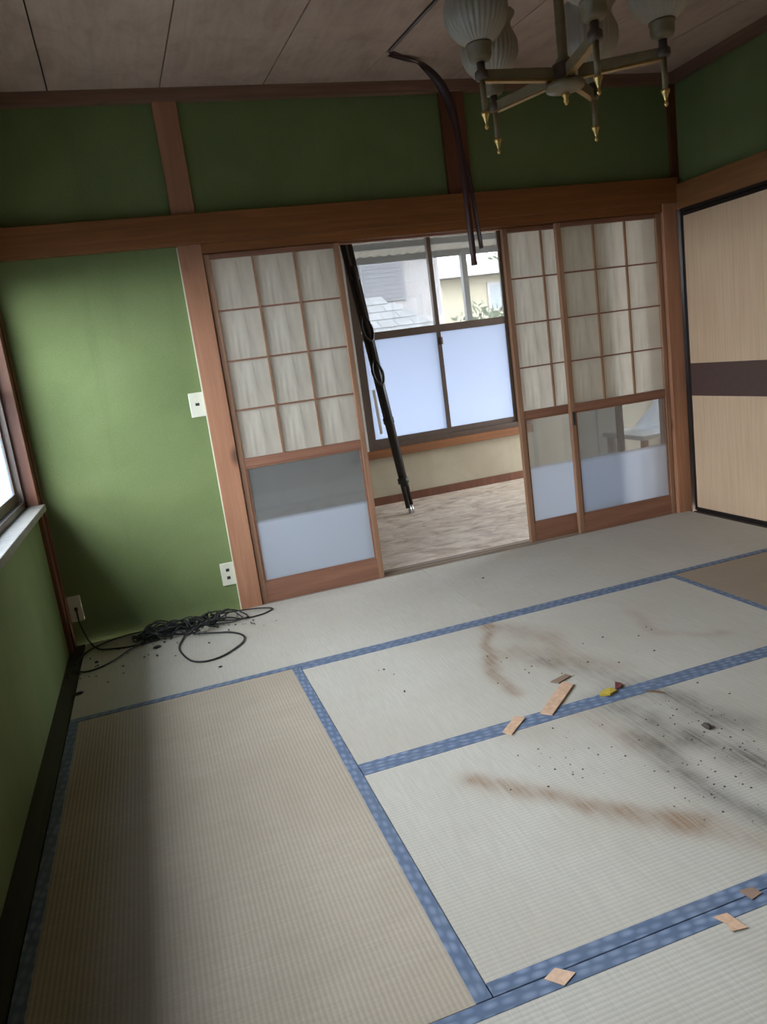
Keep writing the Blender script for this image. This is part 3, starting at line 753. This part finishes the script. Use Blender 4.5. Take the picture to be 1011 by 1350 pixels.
t = empty('low_table', (4.12, .92, 0)); tag(t, 'low white-topped table seen through the glass of the corner screen', 'table')
MB().box(-.34, .42, -.26, .24, .385, .42).build('tabletop', plain('white_laminate', (.72, .70, .66), .35, var=.04), t, bevel=.006)
for sx_ in (-.30, .37):
    for sy_ in (-.22, .19): MB().box(sx_ - .02, sx_ + .02, sy_ - .02, sy_ + .02, 0, .385).build('leg', M_post, t)
b = MB(); rg = []
for j, (r_, z_) in enumerate(((.10, 0), (.115, .04), (.095, .09), (.055, .14), (.020, .19), (.03, .215))):
    rg.append([b.b.verts.new((r_ * math.cos(a) * (1.2 + .25 * math.sin(3 * a + j)) + .03 * (z_ / .2), r_ * .7 * math.sin(a) * (1 + .2 * math.cos(5 * a + j)), z_)) for a in [2 * math.pi * k / 18 for k in range(18)]])
for a_, c_ in zip(rg, rg[1:]):
    for k in range(18): b.b.faces.new((a_[k], a_[(k + 1) % 18], c_[(k + 1) % 18], c_[k]))
b.b.faces.new(rg[0][::-1]); b.b.faces.new(rg[-1])
m = NT('white_plastic_film'); m.t.nodes.remove(m.p); _t = m.n('ShaderNodeBsdfTranslucent'); _t.inputs[0].default_value = (.85, .88, .92, 1); _d = m.n('ShaderNodeBsdfDiffuse'); _d.inputs[0].default_value = (.8, .82, .86, 1)
_q = m.n('ShaderNodeBsdfTransparent'); _x = m.n('ShaderNodeMixShader'); m.l(_t.outputs[0], _x.inputs[1]); m.l(_d.outputs[0], _x.inputs[2]); _y = m.n('ShaderNodeMixShader'); _y.inputs[0].default_value = .3
m.l(_x.outputs[0], _y.inputs[1]); m.l(_q.outputs[0], _y.inputs[2]); m.l(_y.outputs[0], m.out.inputs[0])
o = b.build('plastic_bag', m.m, None, True); o.location = (4.10, .95, .4205)
tag(o, 'crumpled white plastic bag standing on the low table', 'bag')

# ================================================================ OUTSIDE
g = MB().box(-30, 60, 2.25, 80, -.7, -.6).box(-40, -.35, -30, 2.25, -.7, -.6).box(-.35, 40, -30, -6.75, -.7, -.6).box(5.3, 60, -6.75, 2.25, -.7, -.6).build('ground_outside', M_gravel)
tag(g, 'pale gravel ground outside the windows', 'ground', kind='structure')
t = empty('added_fence', (-2.6, -2.0, -.6)); tag(t, 'added unseen dark board fence cutting low sky light at the left window', 'fence', kind='structure')  # added unseen fence that blocks low sky light from the left
for k in range(10): MB().box(-.02, .02, -6 + k * 1.3, -5.92 + k * 1.3, 0, 1.85).build('fence_post', M_brd, t)
for k in range(9): MB().box(.02, .035, -6.2, 6, .05 + k * .2, .24 + k * .2).build('board', M_brd, t)
t = empty('added_eave', (LW - .11, -1.8, 2.0)); tag(t, 'added unseen roof overhang with board soffit, shaping light at the left window', 'roof', kind='structure')  # added unseen overhang, shaped to shade the floor under the sill
MB().prism([(0, -5, .45), (0, 5, .45), (0, 5, .80), (0, -5, .80)], (-.02, 0, 0)).build('fascia', M_track, t)
MB().prism([(-.0, -5, .60), (-.57, -5, .50), (-.57, -5, .56), (0, -5, .80)], (0, 7.5, 0)).build('soffit', M_track, t)
# porch roof of corrugated sheet on joists
t = empty('porch_roof', (3.2, 2.25, 2.28)); tag(t, 'corrugated porch roof on beams just outside the far window', 'roof')
b = MB(); nn = 90; xs = [-1.6 + 4.4 * i / nn for i in range(nn + 1)]
top_ = [[b.b.verts.new((x, y, .010 * math.sin(x * 2 * math.pi / .10) + .10 - y * .20)) for y in (0, 1.15)] for x in xs]
bot_ = [[b.b.verts.new((x, y, .010 * math.sin(x * 2 * math.pi / .10) + .097 - y * .20)) for y in (0, 1.15)] for x in xs]
for L in (top_, bot_):
    for i in range(nn): b.b.faces.new((L[i][0], L[i + 1][0], L[i + 1][1], L[i][1]))
b.build('corrugated_sheet', M_corr, t)
for y in (.35, .75, 1.12): MB().box(-1.6, 2.8, y - .02, y + .02, .030 - y * .20, .085 - y * .20).build('beam', M_galv, t)
MB().box(-1.6, 2.8, 1.13, 1.17, -.18, -.12).build('gutter', plain('white_gutter', (.5, .5, .5), .5), t, bevel=.005)
t = MB().box(-.028, .028, -.028, .028, -.6 + .6, 2.72).build('porch_post', M_galv); t.location = (3.75, 3.30, -.6)
tag(t, 'grey metal post holding up the porch roof', 'post')

# pale house with a shuttered window
t = empty('pale_house', (4.5, 9.0, -.6)); tag(t, 'pale sided house with a grey shuttered upper window', 'house')
MB().box(-3.5, 1.36, 0, 4, 0, 3.85).build('wall', M_siding, t)
for k in range(26): MB().box(.62 + .028 * k, .62 + .028 * k + .010, -.012, 0, 2.4, 3.8).build('siding_rib', M_siding, t)
fr = MB().box(-.10, .68, -.06, 0, 2.72, 3.36).build('shutter_frame', M_galv, t)
for k in range(8): MB().box(-.06, .64, -.075, -.06, 2.76 + .072 * k, 2.76 + .072 * k + .066).build('slat', M_greyshut, fr)
MB().prism([(-3.8, -.5, 3.75), (-3.8, 4.4, 3.75), (-3.8, 2, 4.7)], (5.2, 0, 0)).build('roof', M_roof, t)
MB().box(-3.8, 1.70, -.5, -.42, 3.66, 3.78).build('gutter', M_galv, t)
# low lean-to roof in front of it
t = empty('tiled_lean_to', (4.0, 6.4, -.6)); tag(t, 'low shed with a grey tiled roof in front of the pale house', 'shed')
MB().box(-2.6, .55, .15, 1.2, 0, 2.03).build('wall', M_roof, t)
for r_ in range(5):
    for k in range(14):
        x0 = -2.7 + k * .25 + (.125 if r_ % 2 else 0); y0 = r_ * .24; z0 = 2.06 + r_ * .125
        MB().prism([(x0, y0, z0), (x0, y0 + .27, z0 + .125), (x0, y0 + .27, z0 + .147), (x0, y0, z0 + .022)], (.243, 0, 0)).build('roof_tile', M_roof, t) if x0 < .62 - r_ * .12 else None
# yellow house
t = empty('yellow_house', (8.0, 14.0, -.6)); tag(t, 'yellow walled house with a white framed window', 'house')
MB().box(0, 5, 0, 5, 0, 3.45).build('wall', M_yellow, t)
MB().prism([(-.35, -.5, 3.42), (-.35, 5.4, 3.42), (-.35, 2.5, 4.05)], (5.7, 0, 0)).build('roof', plain('pale_roof', (.26, .25, .23), .7), t)
wf = MB().box(1.18, 2.2, -.05, 0, 2.55, 3.25).build('window_frame', plain('white_frame', (.5, .5, .5), .5), t); MB().box(1.25, 2.13, -.06, -.05, 2.62, 3.18).build('pane', plain('pale_pane', (.30, .35, .38), .2), wf)
# garden shrubs
def shrub(x, y, z, h, label, seed):
    r = random.Random(seed); t = empty('garden_tree', (x, y, z)); tag(t, label, 'tree', 'trees and shrubs between the houses')
    MB().tube([(0, 0, 0), (.03, 0, h * .6), (0, .02, h * .85)], [.05, .035, .02], 8).build('trunk', M_brd, t, True)
    b = MB()
    for _ in range(420):
        a = r.uniform(0, 6.3); e = r.uniform(-1, 1); q = r.uniform(.5, 1) * h * .28
        p = Vector((q * math.cos(a) * math.sqrt(1 - e * e) * 1.2, q * math.sin(a) * math.sqrt(1 - e * e), h * .80 + q * e)); s = h * .032
        u = Vector((r.gauss(0, 1), r.gauss(0, 1), r.gauss(0, 1))).normalized(); v = u.orthogonal().normalized()
        vs = [b.b.verts.new(p + u * s), b.b.verts.new(p + v * s * .6), b.b.verts.new(p - u * s), b.b.verts.new(p - v * s * .6)]; b.b.faces.new(vs)
    o = b.build('foliage', M_leaf, t); o['kind'] = 'stuff'


shrub(14.4, 22.4, -.6, 4.9, 'taller leafy tree rising behind the yellow house', 5)
shrub(10.0, 22.4, -.6, 4.4, 'leafy tree behind the left end of the yellow house', 6)
shrub(7.0, 9.8, -.6, 2.4, 'small shrub between the pale and the yellow house', 7)
